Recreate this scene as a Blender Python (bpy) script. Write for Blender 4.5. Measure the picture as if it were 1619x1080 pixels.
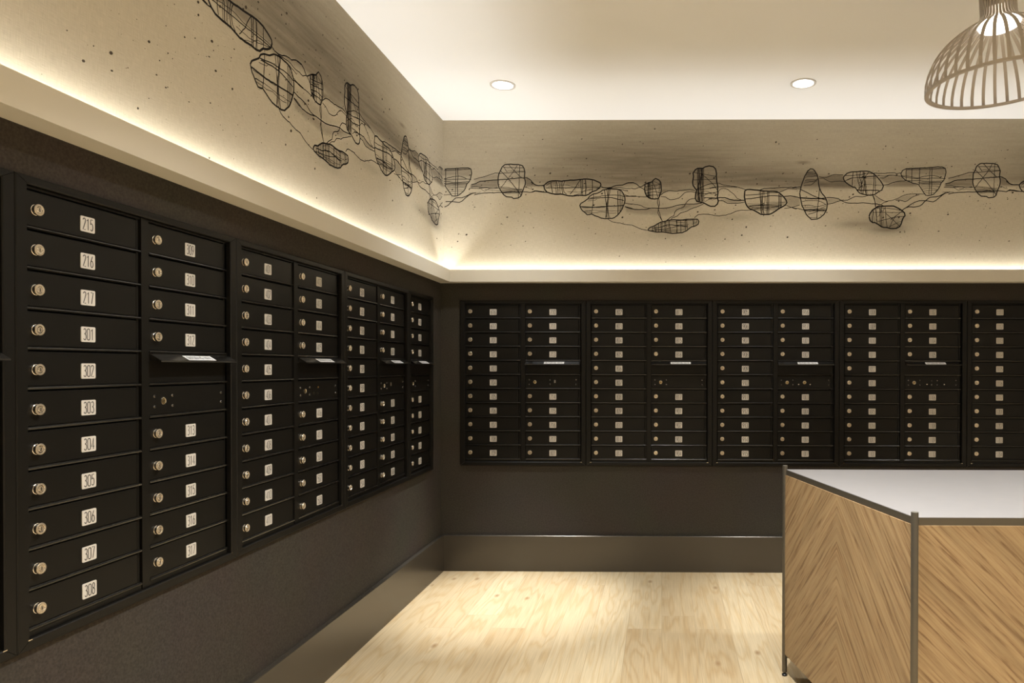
import bpy, bmesh, math, random
import numpy as np
from mathutils import Matrix, Vector

# ------------------------------------------------------------------ scene
for o in list(bpy.data.objects):
    bpy.data.objects.remove(o)
S = bpy.context.scene
C = S.collection
random.seed(7)
PI = math.pi

XW, YW = -1.3963, 4.4943          # lower wall planes (left, back)
EYE = 1.289                       # eye height
CEIL = 2.831
BOARD = 0.020                     # thickness of the mural boards
XM, YM = XW + BOARD, YW - BOARD
XR, YF = 3.45, -2.6               # right wall, wall behind the viewer

# camera: calibrated from the mailbox grid
F_PX, CX, CY = 1129.4, 1032.7, 589.4
YAW, PITCH, ROLL = 0.01243, -0.00846, -0.00149
cy_, sy_ = math.cos(YAW), math.sin(YAW)
cp_, sp_ = math.cos(PITCH), math.sin(PITCH)
cr_, sr_ = math.cos(ROLL), math.sin(ROLL)
RC = (np.array([[cy_, -sy_, 0], [sy_, cy_, 0], [0, 0, 1]]) @
      np.array([[1, 0, 0], [0, cp_, -sp_], [0, sp_, cp_]]) @
      np.array([[cr_, 0, sr_], [0, 1, 0], [-sr_, 0, cr_]]))
cam = bpy.data.cameras.new('camera')
cam.sensor_fit = 'HORIZONTAL'
cam.sensor_width = 36.0
cam.lens = F_PX / 1619 * 36.0
cam.shift_x = (809.5 - CX) / 1619
cam.shift_y = (CY - 540) / 1619
cam.clip_start = 0.05
co = bpy.data.objects.new('camera', cam)
C.objects.link(co)
M4 = Matrix.Identity(4)
for i in range(3):
    M4[i][0] = RC[i, 0]
    M4[i][1] = RC[i, 2]
    M4[i][2] = -RC[i, 1]
M4[2][3] = EYE
co.matrix_world = M4
S.camera = co

# world
W = bpy.data.worlds.new('world')
S.world = W
W.use_nodes = True
W.node_tree.nodes['Background'].inputs[0].default_value = (1, .9, .75, 1)
W.node_tree.nodes['Background'].inputs[1].default_value = 0.02

S.view_settings.view_transform = 'Standard'
S.view_settings.look = 'None'
S.view_settings.gamma = 1
S.view_settings.use_curve_mapping = False
S.view_settings.exposure = 0.28

WARM = (1.0, 1.0, 0.985)
WARM2 = (0.98, 1.0, 1.03)
E_COVE, E_BEAM, E_FLOOD, E_FILL, E_PEND = 14.2, 460.0, 55.0, 39.0, 0


def area(name, loc, sx, sy, energy, color, rot, spread=PI, shape='RECTANGLE'):
    l = bpy.data.lights.new(name, 'AREA')
    l.shape = shape
    l.size, l.size_y = sx, sy
    l.energy = energy
    l.color = color
    l.spread = spread
    o = bpy.data.objects.new(name, l)
    C.objects.link(o)
    o.location = loc
    o.rotation_euler = rot
    return o


def spot(name, loc, energy, color, size, blend, rad=0.04, tgt=None):
    l = bpy.data.lights.new(name, 'SPOT')
    l.energy = energy
    l.color = color
    l.spot_size = size
    l.spot_blend = blend
    l.shadow_soft_size = rad
    o = bpy.data.objects.new(name, l)
    C.objects.link(o)
    o.location = loc
    if tgt:
        d = Vector(tgt) - Vector(loc)
        o.rotation_euler = d.to_track_quat('-Z', 'Y').to_euler()
    return o


# cove strips lying in the ledge trough, shining up the mural walls
LEDGE0, LEDGE1 = 1.8135, 1.889
TR = 0.033
area('cove_lamp_back', ((XW + XR) / 2, YW - TR, LEDGE0 + .036), XR - XW - .1, .023, E_COVE * (XR - XW) / 4.5,
     WARM2, (math.radians(180 - 8), 0, 0))
area('cove_lamp_left', (XW + TR, (YF + YW) / 2, LEDGE0 + .036), YW - YF - .1, .023, E_COVE * (YW - YF) / 4.5,
     WARM2, (math.radians(180 - 8), 0, PI / 2))
# downlights, then added fill lights
DL = [(-0.875, 3.915), (0.765, 3.905)]
FILL_XY = [(0.05, 1.9), (0.9, 0.1), (2.5, 1.9), (2.4, -1.2), (-0.5, -1.2)]  # made-up fill lights out of view, placed to brighten the room

# ------------------------------------------------------------------ helpers
MATS = {}


def new_mat(name):
    m = bpy.data.materials.new(name)
    m.use_nodes = True
    nt = m.node_tree
    b = nt.nodes['Principled BSDF']
    return m, nt, b


def ND(nt, t, **kw):
    n = nt.nodes.new(t)
    for k, v in kw.items():
        if k.startswith('i_'):
            n.inputs[k[2:].replace('_', ' ')].default_value = v
        else:
            setattr(n, k, v)
    return n


def plain(name, col, rough=.5, metal=0, spec=.5, noise=0, nscale=200, bump=0, vary=0):
    m, nt, b = new_mat(name)
    b.inputs['Base Color'].default_value = (*col, 1)
    b.inputs['Roughness'].default_value = rough
    b.inputs['Metallic'].default_value = metal
    b.inputs['Specular IOR Level'].default_value = spec
    if noise or bump or vary:
        tc = ND(nt, 'ShaderNodeTexCoord')
        n = ND(nt, 'ShaderNodeTexNoise')
        n.inputs['Scale'].default_value = nscale
        n.inputs['Detail'].default_value = 3
        nt.links.new(tc.outputs['Object'], n.inputs['Vector'])
        if noise:
            mx = ND(nt, 'ShaderNodeMixRGB', blend_type='MIX')
            mx.inputs[1].default_value = (*[c * (1 - noise) for c in col], 1)
            mx.inputs[2].default_value = (*[c * (1 + noise) for c in col], 1)
            nt.links.new(n.outputs['Fac'], mx.inputs[0])
            nt.links.new(mx.outputs[0], b.inputs['Base Color'])
        if bump:
            bp = ND(nt, 'ShaderNodeBump')
            bp.inputs['Strength'].default_value = bump
            bp.inputs['Distance'].default_value = .001
            nt.links.new(n.outputs['Fac'], bp.inputs['Height'])
            nt.links.new(bp.outputs[0], b.inputs['Normal'])
    return m


def emit(name, col, s):
    m, nt, b = new_mat(name)
    b.inputs['Base Color'].default_value = (.8, .8, .8, 1)
    b.inputs['Emission Color'].default_value = (*col, 1)
    b.inputs['Emission Strength'].default_value = s
    return m


def mesh_obj(name, bm, mats, parent=None, loc=None, rot=None, smooth=False):
    me = bpy.data.meshes.new(name)
    bmesh.ops.recalc_face_normals(bm, faces=bm.faces[:])
    bm.to_mesh(me)
    bm.free()
    if not isinstance(mats, (list, tuple)):
        mats = [mats]
    for m in mats:
        me.materials.append(m)
    if smooth:
        for p in me.polygons:
            p.use_smooth = True
        try:
            me.set_sharp_from_angle(angle=math.radians(35))
        except Exception:
            pass
    return link(name, me, parent, loc, rot)


def link(name, me, parent=None, loc=None, rot=None):
    o = bpy.data.objects.new(name, me)
    C.objects.link(o)
    if parent is not None:
        o.parent = parent
    if loc is not None:
        o.location = loc
    if rot is not None:
        o.rotation_euler = rot
    return o


def tag(o, label=None, cat=None, group=None, kind=None):
    if label: o['label'] = label
    if cat: o['category'] = cat
    if group: o['group'] = group
    if kind: o['kind'] = kind
    return o


def empty(name, loc, rz=0):
    o = bpy.data.objects.new(name, None)
    C.objects.link(o)
    o.location = loc
    o.rotation_euler = (0, 0, rz)
    o.empty_display_size = .05
    return o


def box(bm, x0, x1, y0, y1, z0, z1, mi=0):
    v = [bm.verts.new(p) for p in ((x0, y0, z0), (x1, y0, z0), (x1, y1, z0), (x0, y1, z0),
                                   (x0, y0, z1), (x1, y0, z1), (x1, y1, z1), (x0, y1, z1))]
    for f in ((0, 3, 2, 1), (4, 5, 6, 7), (0, 1, 5, 4), (1, 2, 6, 5), (2, 3, 7, 6), (3, 0, 4, 7)):
        bm.faces.new([v[i] for i in f]).material_index = mi


def extr(bm, prof, x0, x1, mi=0):
    """profile of (y,z) extruded along x"""
    a = [bm.verts.new((x0, y, z)) for y, z in prof]
    b = [bm.verts.new((x1, y, z)) for y, z in prof]
    n = len(prof)
    for i in range(n):
        j = (i + 1) % n
        bm.faces.new((a[i], a[j], b[j], b[i])).material_index = mi
    bm.faces.new(a[::-1]).material_index = mi
    bm.faces.new(b).material_index = mi


def prism(bm, poly, z0, z1, mi=0):
    a = [bm.verts.new((x, y, z0)) for x, y in poly]
    b = [bm.verts.new((x, y, z1)) for x, y in poly]
    n = len(poly)
    for i in range(n):
        j = (i + 1) % n
        bm.faces.new((a[i], a[j], b[j], b[i])).material_index = mi
    bm.faces.new(a[::-1]).material_index = mi
    bm.faces.new(b).material_index = mi


def lathe(bm, prof, seg=24, axis='z', cx=0, cy=0, cz=0, mi=0):
    """prof of (r,h); axis z: up; axis y: h runs along -y (out of the door)"""
    rings = []
    for r, h in prof:
        ring = []
        for k in range(seg):
            a = 2 * PI * k / seg
            if axis == 'z':
                p = (cx + r * math.cos(a), cy + r * math.sin(a), cz + h)
            else:
                p = (cx + r * math.cos(a), cy - h, cz + r * math.sin(a))
            ring.append(bm.verts.new(p))
        rings.append(ring)
    for i in range(len(rings) - 1):
        m = mi[i] if isinstance(mi, (list, tuple)) else mi
        for k in range(seg):
            l = (k + 1) % seg
            bm.faces.new((rings[i][k], rings[i][l], rings[i + 1][l], rings[i + 1][k])).material_index = m
    m = mi[-1] if isinstance(mi, (list, tuple)) else mi
    bm.faces.new(rings[0][::-1]).material_index = mi[0] if isinstance(mi, (list, tuple)) else mi
    bm.faces.new(rings[-1]).material_index = m


def ribbon2(pts, w):
    """2-d polyline -> list of left/right point pairs"""
    out = []
    n = len(pts)
    for i, p in enumerate(pts):
        a = pts[max(i - 1, 0)]
        b = pts[min(i + 1, n - 1)]
        dx, dy = b[0] - a[0], b[1] - a[1]
        L = math.hypot(dx, dy) or 1e-9
        nx, ny = -dy / L * w / 2, dx / L * w / 2
        out.append(((p[0] + nx, p[1] + ny), (p[0] - nx, p[1] - ny)))
    return out


# ------------------------------------------------------------------ materials
black = plain('black_powder_coat', (.0068, .0060, .0047), .42, 0, .24, bump=.05, nscale=900)
gloss_black = plain('glossy_black_edge', (.009, .008, .0065), .24, 0, .7)
black_in = plain('black_recess', (.004, .0035, .003), .7, 0, .2)
chrome = plain('chrome', (.80, .74, .64), .16, 1)
face_m = plain('lock_face_nickel', (.66, .56, .42), .38, .75)
brass = plain('brass_core', (.42, .31, .14), .35, .9)
key_m = plain('keyway', (.02, .015, .01), .6)
plate_m = plain('brushed_silver_plate', (.66, .62, .56), .5, .1)
ink_m = plain('number_ink', (.012, .011, .011), .6)
sticker_m = plain('white_sticker', (.80, .80, .80), .5)
paint_m = plain('cream_paint', (.66, .62, .53), .55)
ceil_m = plain('ceiling_white', (.87, .865, .85), .8, 0, .2)
room_m = plain('taupe_paint', (.42, .38, .32), .8, 0, .2)
board_m = plain('bronze_baseboard_paint', (.070, .060, .046), .27, .4, .6)
steel_m = plain('bronze_grey_steel', (.112, .097, .073), .38, .55)
cap_m = plain('post_cap_metal', (.5, .46, .40), .3, .7)
top_m = plain('warm_grey_laminate', (.275, .262, .258), .38, 0, .5, noise=.05, nscale=14)
rubber = plain('black_rubber', (.01, .01, .01), .4)
lamp_m = plain('taupe_lamp_lacquer', (.42, .37, .315), .5)
ring_m = plain('downlight_trim', (.62, .58, .52), .5)


def fabric_wall():
    m, nt, b = new_mat('dark_brown_wall_fabric')
    tc = ND(nt, 'ShaderNodeTexCoord')
    n = ND(nt, 'ShaderNodeTexNoise'); n.inputs['Scale'].default_value = 160; n.inputs['Detail'].default_value = 4
    n2 = ND(nt, 'ShaderNodeTexNoise'); n2.inputs['Scale'].default_value = 3; n2.inputs['Detail'].default_value = 2
    nt.links.new(tc.outputs['Object'], n.inputs['Vector'])
    nt.links.new(tc.outputs['Object'], n2.inputs['Vector'])
    r = ND(nt, 'ShaderNodeValToRGB')
    r.color_ramp.elements[0].position = .3; r.color_ramp.elements[0].color = (.037, .031, .025, 1)
    r.color_ramp.elements[1].position = .72; r.color_ramp.elements[1].color = (.066, .056, .045, 1)
    nt.links.new(n.outputs['Fac'], r.inputs[0])
    mx = ND(nt, 'ShaderNodeMixRGB', blend_type='MULTIPLY'); mx.inputs[0].default_value = .25
    nt.links.new(r.outputs[0], mx.inputs[1]); nt.links.new(n2.outputs['Color'], mx.inputs[2])
    nt.links.new(mx.outputs[0], b.inputs['Base Color'])
    b.inputs['Roughness'].default_value = .85
    b.inputs['Specular IOR Level'].default_value = .2
    bp = ND(nt, 'ShaderNodeBump'); bp.inputs['Strength'].default_value = .35; bp.inputs['Distance'].default_value = .001
    nt.links.new(n.outputs['Fac'], bp.inputs['Height']); nt.links.new(bp.outputs[0], b.inputs['Normal'])
    return m


def floor_mat():
    m, nt, b = new_mat('oak_plank_floor')
    L = nt.links.new
    tc = ND(nt, 'ShaderNodeTexCoord')
    sp = ND(nt, 'ShaderNodeSeparateXYZ'); L(tc.outputs['Object'], sp.inputs[0])
    cb = ND(nt, 'ShaderNodeCombineXYZ'); L(sp.outputs['Y'], cb.inputs['X']); L(sp.outputs['X'], cb.inputs['Y'])
    br = ND(nt, 'ShaderNodeTexBrick'); L(cb.outputs[0], br.inputs['Vector'])
    br.offset = .37; br.offset_frequency = 2; br.squash = .8; br.squash_frequency = 3
    br.inputs['Scale'].default_value = 1
    br.inputs['Brick Width'].default_value = 1.75
    br.inputs['Row Height'].default_value = .168
    br.inputs['Mortar Size'].default_value = .0011
    br.inputs['Mortar Smooth'].default_value = .3
    br.inputs['Bias'].default_value = 0
    br.inputs['Color1'].default_value = (0, 0, 0, 1)
    br.inputs['Color2'].default_value = (1, 1, 1, 1)
    br.inputs['Mortar'].default_value = (.5, .5, .5, 1)
    # per plank offset
    mul = ND(nt, 'ShaderNodeVectorMath', operation='MULTIPLY'); mul.inputs[1].default_value = (37, 53, 0)
    L(br.outputs['Color'], mul.inputs[0])
    add = ND(nt, 'ShaderNodeVectorMath', operation='ADD'); L(tc.outputs['Object'], add.inputs[0]); L(mul.outputs[0], add.inputs[1])
    # knots: warp centre
    kv = ND(nt, 'ShaderNodeMapping'); kv.inputs['Scale'].default_value = (4.2, 2.0, 1); L(add.outputs[0], kv.inputs[0])
    vo = ND(nt, 'ShaderNodeTexVoronoi', voronoi_dimensions='2D'); vo.inputs['Scale'].default_value = 1; vo.inputs['Randomness'].default_value = 1
    L(kv.outputs[0], vo.inputs['Vector'])
    # cathedral grain: distance from warped centreline
    mp = ND(nt, 'ShaderNodeMapping'); mp.inputs['Scale'].default_value = (6, .42, 1); L(add.outputs[0], mp.inputs[0])
    n1 = ND(nt, 'ShaderNodeTexNoise'); n1.inputs['Scale'].default_value = 1.1; n1.inputs['Detail'].default_value = 3; n1.inputs['Distortion'].default_value = .15
    L(mp.outputs[0], n1.inputs['Vector'])
    dk = ND(nt, 'ShaderNodeMath', operation='SUBTRACT'); dk.inputs[0].default_value = .45; dk.use_clamp = True; L(vo.outputs['Distance'], dk.inputs[1])
    a1 = ND(nt, 'ShaderNodeMath', operation='MULTIPLY_ADD'); L(dk.outputs[0], a1.inputs[0]); a1.inputs[1].default_value = .25; L(n1.outputs['Fac'], a1.inputs[2])
    m1 = ND(nt, 'ShaderNodeMath', operation='MULTIPLY'); L(a1.outputs[0], m1.inputs[0]); m1.inputs[1].default_value = 9
    fr = ND(nt, 'ShaderNodeMath', operation='PINGPONG'); L(m1.outputs[0], fr.inputs[0]); fr.inputs[1].default_value = .5
    r1 = ND(nt, 'ShaderNodeMapRange'); L(fr.outputs[0], r1.inputs[0]); r1.inputs['From Min'].default_value = .0; r1.inputs['From Max'].default_value = .28
    # fine fibres
    mf = ND(nt, 'ShaderNodeMapping'); mf.inputs['Scale'].default_value = (190, 5, 1); L(add.outputs[0], mf.inputs[0])
    n2 = ND(nt, 'ShaderNodeTexNoise'); n2.inputs['Scale'].default_value = 1; n2.inputs['Detail'].default_value = 4
    L(mf.outputs[0], n2.inputs['Vector'])
    # colours
    base = ND(nt, 'ShaderNodeMixRGB'); base.inputs[1].default_value = (.46, .35, .205, 1); base.inputs[2].default_value = (.565, .46, .295, 1)
    L(br.outputs['Color'], base.inputs[0])
    gr = ND(nt, 'ShaderNodeMixRGB', blend_type='MULTIPLY'); gr.inputs[0].default_value = 1
    gcol = ND(nt, 'ShaderNodeMixRGB'); gcol.inputs[1].default_value = (.90, .84, .75, 1); gcol.inputs[2].default_value = (1, 1, 1, 1)
    L(r1.outputs[0], gcol.inputs[0]); L(base.outputs[0], gr.inputs[1]); L(gcol.outputs[0], gr.inputs[2])
    fcol = ND(nt, 'ShaderNodeMapRange'); L(n2.outputs['Fac'], fcol.inputs[0]); fcol.inputs['From Min'].default_value = .3; fcol.inputs['From Max'].default_value = .7
    fcol.inputs['To Min'].default_value = .86; fcol.inputs['To Max'].default_value = 1.08
    f2 = ND(nt, 'ShaderNodeMixRGB', blend_type='MULTIPLY'); f2.inputs[0].default_value = 1
    L(gr.outputs[0], f2.inputs[1]); L(fcol.outputs[0], f2.inputs[2])
    # knots dark only in some cells
    kr = ND(nt, 'ShaderNodeMapRange'); L(vo.outputs['Distance'], kr.inputs[0]); kr.inputs['From Min'].default_value = .015; kr.inputs['From Max'].default_value = .075
    kr.inputs['To Min'].default_value = 1; kr.inputs['To Max'].default_value = 0
    sc = ND(nt, 'ShaderNodeSeparateColor'); L(vo.outputs['Color'], sc.inputs[0])
    gt = ND(nt, 'ShaderNodeMath', operation='GREATER_THAN'); L(sc.outputs[0], gt.inputs[0]); gt.inputs[1].default_value = .6
    km = ND(nt, 'ShaderNodeMath', operation='MULTIPLY'); L(kr.outputs[0], km.inputs[0]); L(gt.outputs[0], km.inputs[1])
    km2 = ND(nt, 'ShaderNodeMath', operation='MULTIPLY'); L(km.outputs[0], km2.inputs[0]); km2.inputs[1].default_value = .8
    kn = ND(nt, 'ShaderNodeMixRGB'); L(km2.outputs[0], kn.inputs[0]); L(f2.outputs[0], kn.inputs[1]); kn.inputs[2].default_value = (.27, .16, .07, 1)
    # mortar seams
    sm = ND(nt, 'ShaderNodeMixRGB'); L(br.outputs['Fac'], sm.inputs[0]); L(kn.outputs[0], sm.inputs[1]); sm.inputs[2].default_value = (.36, .28, .17, 1)
    L(sm.outputs[0], b.inputs['Base Color'])
    b.inputs['Roughness'].default_value = .48
    b.inputs['Specular IOR Level'].default_value = .35
    return m


def veneer_mat(x0, name='chevron_oak_veneer', flip=1):
    m, nt, b = new_mat(name)
    L = nt.links.new
    tc = ND(nt, 'ShaderNodeTexCoord')
    sp = ND(nt, 'ShaderNodeSeparateXYZ'); L(tc.outputs['Object'], sp.inputs[0])
    d = ND(nt, 'ShaderNodeMath', operation='SUBTRACT'); L(sp.outputs['X'], d.inputs[0]); d.inputs[1].default_value = x0
    ab = ND(nt, 'ShaderNodeMath', operation='ABSOLUTE'); L(d.outputs[0], ab.inputs[0])
    sg = ND(nt, 'ShaderNodeMath', operation='GREATER_THAN'); L(d.outputs[0], sg.inputs[0]); sg.inputs[1].default_value = 0
    fl = ND(nt, 'ShaderNodeMath', operation='MULTIPLY'); L(ab.outputs[0], fl.inputs[0]); fl.inputs[1].default_value = flip
    s45 = math.sqrt(.5)
    a = ND(nt, 'ShaderNodeMath', operation='ADD'); L(fl.outputs[0], a.inputs[0]); L(sp.outputs['Z'], a.inputs[1])      # across the grain
    c = ND(nt, 'ShaderNodeMath', operation='SUBTRACT'); L(fl.outputs[0], c.inputs[0]); L(sp.outputs['Z'], c.inputs[1])  # along
    cb = ND(nt, 'ShaderNodeCombineXYZ'); L(a.outputs[0], cb.inputs[0]); L(c.outputs[0], cb.inputs[1])
    sg5 = ND(nt, 'ShaderNodeMath', operation='MULTIPLY'); L(sg.outputs[0], sg5.inputs[0]); sg5.inputs[1].default_value = 0
    L(sg5.outputs[0], cb.inputs[2])
    mp = ND(nt, 'ShaderNodeMapping'); mp.inputs['Scale'].default_value = (62, 2.6, 1); L(cb.outputs[0], mp.inputs[0])
    n = ND(nt, 'ShaderNodeTexNoise'); n.inputs['Scale'].default_value = 1; n.inputs['Detail'].default_value = 5; n.inputs['Roughness'].default_value = .62; n.inputs['Distortion'].default_value = .5
    L(mp.outputs[0], n.inputs['Vector'])
    mp2 = ND(nt, 'ShaderNodeMapping'); mp2.inputs['Scale'].default_value = (13, 1.0, 1); L(cb.outputs[0], mp2.inputs[0])
    n2 = ND(nt, 'ShaderNodeTexNoise'); n2.inputs['Scale'].default_value = 1; n2.inputs['Detail'].default_value = 3
    L(mp2.outputs[0], n2.inputs['Vector'])
    r = ND(nt, 'ShaderNodeValToRGB')
    e = r.color_ramp.elements
    e[0].position = .36; e[0].color = (.185, .108, .05, 1)
    e[1].position = .60; e[1].color = (.36, .25, .128, 1)
    k = e.new(.46); k.color = (.305, .2, .10, 1)
    L(n.outputs['Fac'], r.inputs[0])
    mr = ND(nt, 'ShaderNodeMapRange'); L(n2.outputs['Fac'], mr.inputs[0]); mr.inputs['From Min'].default_value = .3; mr.inputs['From Max'].default_value = .7
    mr.inputs['To Min'].default_value = .84; mr.inputs['To Max'].default_value = 1.12
    mx = ND(nt, 'ShaderNodeMixRGB', blend_type='MULTIPLY'); mx.inputs[0].default_value = 1
    L(r.outputs[0], mx.inputs[1]); L(mr.outputs[0], mx.inputs[2])
    L(mx.outputs[0], b.inputs['Base Color'])
    b.inputs['Roughness'].default_value = .5
    b.inputs['Specular IOR Level'].default_value = .35
    return m


def linen_mat():
    """linen wall covering; the drawn charcoal wash comes from the 'wash' attribute"""
    m, nt, b = new_mat('linen_wallpaper')
    L = nt.links.new
    tc = ND(nt, 'ShaderNodeTexCoord')
    at = ND(nt, 'ShaderNodeAttribute'); at.attribute_name = 'wash'
    # weave
    mp = ND(nt, 'ShaderNodeMapping'); mp.inputs['Scale'].default_value = (35, 35, 620); L(tc.outputs['Object'], mp.inputs[0])
    n = ND(nt, 'ShaderNodeTexNoise'); n.inputs['Scale'].default_value = 1; n.inputs['Detail'].default_value = 2; L(mp.outputs[0], n.inputs['Vector'])
    mpb = ND(nt, 'ShaderNodeMapping'); mpb.inputs['Scale'].default_value = (620, 620, 35); L(tc.outputs['Object'], mpb.inputs[0])
    nb = ND(nt, 'ShaderNodeTexNoise'); nb.inputs['Scale'].default_value = 1; nb.inputs['Detail'].default_value = 2; L(mpb.outputs[0], nb.inputs['Vector'])
    ad = ND(nt, 'ShaderNodeMath', operation='ADD'); L(n.outputs['Fac'], ad.inputs[0]); L(nb.outputs['Fac'], ad.inputs[1])
    mr = ND(nt, 'ShaderNodeMapRange'); L(ad.outputs[0], mr.inputs[0]); mr.inputs['From Min'].default_value = .7; mr.inputs['From Max'].default_value = 1.3
    mr.inputs['To Min'].default_value = .86; mr.inputs['To Max'].default_value = 1.10
    base = ND(nt, 'ShaderNodeMixRGB', blend_type='MULTIPLY'); base.inputs[0].default_value = 1
    # blotches
    n3 = ND(nt, 'ShaderNodeTexNoise'); n3.inputs['Scale'].default_value = 2.2; n3.inputs['Detail'].default_value = 4; L(tc.outputs['Object'], n3.inputs['Vector'])
    bc = ND(nt, 'ShaderNodeMixRGB'); bc.inputs[1].default_value = (.485, .425, .31, 1); bc.inputs[2].default_value = (.565, .505, .39, 1); L(n3.outputs['Fac'], bc.inputs[0])
    L(bc.outputs[0], base.inputs[1]); L(mr.outputs[0], base.inputs[2])
    # wash broken up by horizontal brush streaks
    mp4 = ND(nt, 'ShaderNodeMapping'); mp4.inputs['Scale'].default_value = (4, 4, 60); L(tc.outputs['Object'], mp4.inputs[0])
    n4 = ND(nt, 'ShaderNodeTexNoise'); n4.inputs['Scale'].default_value = 1; n4.inputs['Detail'].default_value = 5; L(mp4.outputs[0], n4.inputs['Vector'])
    s = ND(nt, 'ShaderNodeMapRange'); L(n4.outputs['Fac'], s.inputs[0]); s.inputs['From Min'].default_value = .25; s.inputs['From Max'].default_value = .7
    s.inputs['To Min'].default_value = .78; s.inputs['To Max'].default_value = 1.10
    wm = ND(nt, 'ShaderNodeMath', operation='MULTIPLY'); wm.use_clamp = True; L(at.outputs['Fac'], wm.inputs[0]); L(s.outputs[0], wm.inputs[1])
    mx = ND(nt, 'ShaderNodeMixRGB'); L(wm.outputs[0], mx.inputs[0]); L(base.outputs[0], mx.inputs[1]); mx.inputs[2].default_value = (.100, .076, .050, 1)
    L(mx.outputs[0], b.inputs['Base Color'])
    b.inputs['Roughness'].default_value = .85
    b.inputs['Specular IOR Level'].default_value = .2
    bp = ND(nt, 'ShaderNodeBump'); bp.inputs['Strength'].default_value = .2; bp.inputs['Distance'].default_value = .0008
    L(ad.outputs[0], bp.inputs['Height']); L(bp.outputs[0], b.inputs['Normal'])
    return m


fabric_m = fabric_wall()
floor_m = floor_mat()
linen_m = linen_mat()
charcoal_m = plain('charcoal_line', (.020, .017, .015), .9, 0, .1)
speck_m = plain('charcoal_speck', (.07, .055, .04), .9, 0, .1)

# ------------------------------------------------------------------ room shell
U_P, U_Q = 0.79406, 0.37674
U0_BACK = XW + 0.33152 - 0.2075          # left seam of the first back unit
V0_LEFT = 1.72167 - 0.2075               # left seam of unit 215
Z_OUT0, Z_OUT1 = 0.665, 1.705            # outer edge of the trims
LEFT_A = V0_LEFT - U_P                   # opening on left wall
LEFT_B = V0_LEFT + 3 * U_P + 0.415
BACK_A, BACK_B = U0_BACK, U0_BACK + 5 * U_P
WT = .14

bm = bmesh.new(); box(bm, XW - WT, XR + WT, YF - WT, YW + WT, -.1, 0); tag(mesh_obj('floor', bm, floor_m), kind='structure')
bm = bmesh.new(); box(bm, XW - WT, XR + WT, YF - WT, YW + WT, CEIL, CEIL + .1); tag(mesh_obj('ceiling', bm, ceil_m), kind='structure')
g = .012
bm = bmesh.new()
box(bm, XW - WT, XW, YF, YW, 0, Z_OUT0 + g)
box(bm, XW - WT, XW, YF, YW, Z_OUT1 - g, CEIL)
box(bm, XW - WT, XW, YF, LEFT_A + g, Z_OUT0 + g, Z_OUT1 - g)
box(bm, XW - WT, XW, LEFT_B - g, YW, Z_OUT0 + g, Z_OUT1 - g)
tag(mesh_obj('wall_left', bm, fabric_m), kind='structure')
bm = bmesh.new()
box(bm, XW - WT, XR, YW, YW + WT, 0, Z_OUT0 + g)
box(bm, XW - WT, XR, YW, YW + WT, Z_OUT1 - g, CEIL)
box(bm, XW - WT, BACK_A + g, YW, YW + WT, Z_OUT0 + g, Z_OUT1 - g)
box(bm, BACK_B - g, XR, YW, YW + WT, Z_OUT0 + g, Z_OUT1 - g)
tag(mesh_obj('wall_back', bm, fabric_m), kind='structure')
bm = bmesh.new(); box(bm, XR, XR + WT, YF, YW + WT, 0, CEIL); tag(mesh_obj('wall_right', bm, room_m), kind='structure')
bm = bmesh.new(); box(bm, XW - WT, XR + WT, YF - WT, YF, 0, CEIL); tag(mesh_obj('wall_front', bm, room_m), kind='structure')

# baseboards with an eased top edge
BB, BT = .225, .024
bm = bmesh.new()
extr(bm, [(YW, 0.0), (YW - BT, 0.0), (YW - BT, BB - .002), (YW - BT + .002, BB), (YW, BB)], XW + BT, XR)
tag(mesh_obj('baseboard_back', bm, board_m), kind='structure')
bm = bmesh.new()
extr(bm, [(0, 0.0), (-BT, 0.0), (-BT, BB - .002), (-BT + .002, BB), (0, BB)], 0, YW - YF)
tag(mesh_obj('baseboard_left', bm, board_m, loc=(XW, YF, 0), rot=(0, 0, PI / 2)), kind='structure')

# cove ledges: plate, upright lip
LD = .080
prof = [(0, LEDGE0), (-LD, LEDGE0), (-LD, LEDGE1), (-LD + .014, LEDGE1), (-LD + .014, LEDGE0 + .012), (0, LEDGE0 + .012)]
bm = bmesh.new(); extr(bm, prof, 0, XR - XW - LD)
tag(mesh_obj('trim_1', bm, paint_m, loc=(XW + LD, YW, 0)), kind='structure')
bm = bmesh.new(); extr(bm, prof, 0, YW - YF)
tag(mesh_obj('trim_2', bm, paint_m, loc=(XW, YF, 0), rot=(0, 0, PI / 2)), kind='structure')

# ------------------------------------------------------------------ mural
ZOOM = {'A': (680, 230, 7.2), 'B': (840, 240, 7.7125), 'C': (980, 240, 7.7125), 'D': (1120, 240, 7.714),
        'E': (1240, 240, 7.714), 'F': (1360, 240, 7.714), 'P': (0, 0, 1)}
PERIOD = 2.958


def to_sz(z, x, y):
    ox, oy, sc = ZOOM[z]
    px, py = ox + x / sc, oy + y / sc
    d = RC @ np.array([(px - CX) / F_PX, 1, -(py - CY) / F_PX])
    k = YM / d[1]
    return d[0] * k - XM, EYE + d[2] * k


T3, T2, T1, T0 = .0074, .0052, .0036, .0022
LINES = []


def ln(z, w, s):
    v = [float(t) for t in s.split()]
    LINES.append((w, [to_sz(z, v[i], v[i + 1]) for i in range(0, len(v), 2)]))


def lns(z, w, *ss):
    for s in ss:
        ln(z, w, s)


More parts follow.
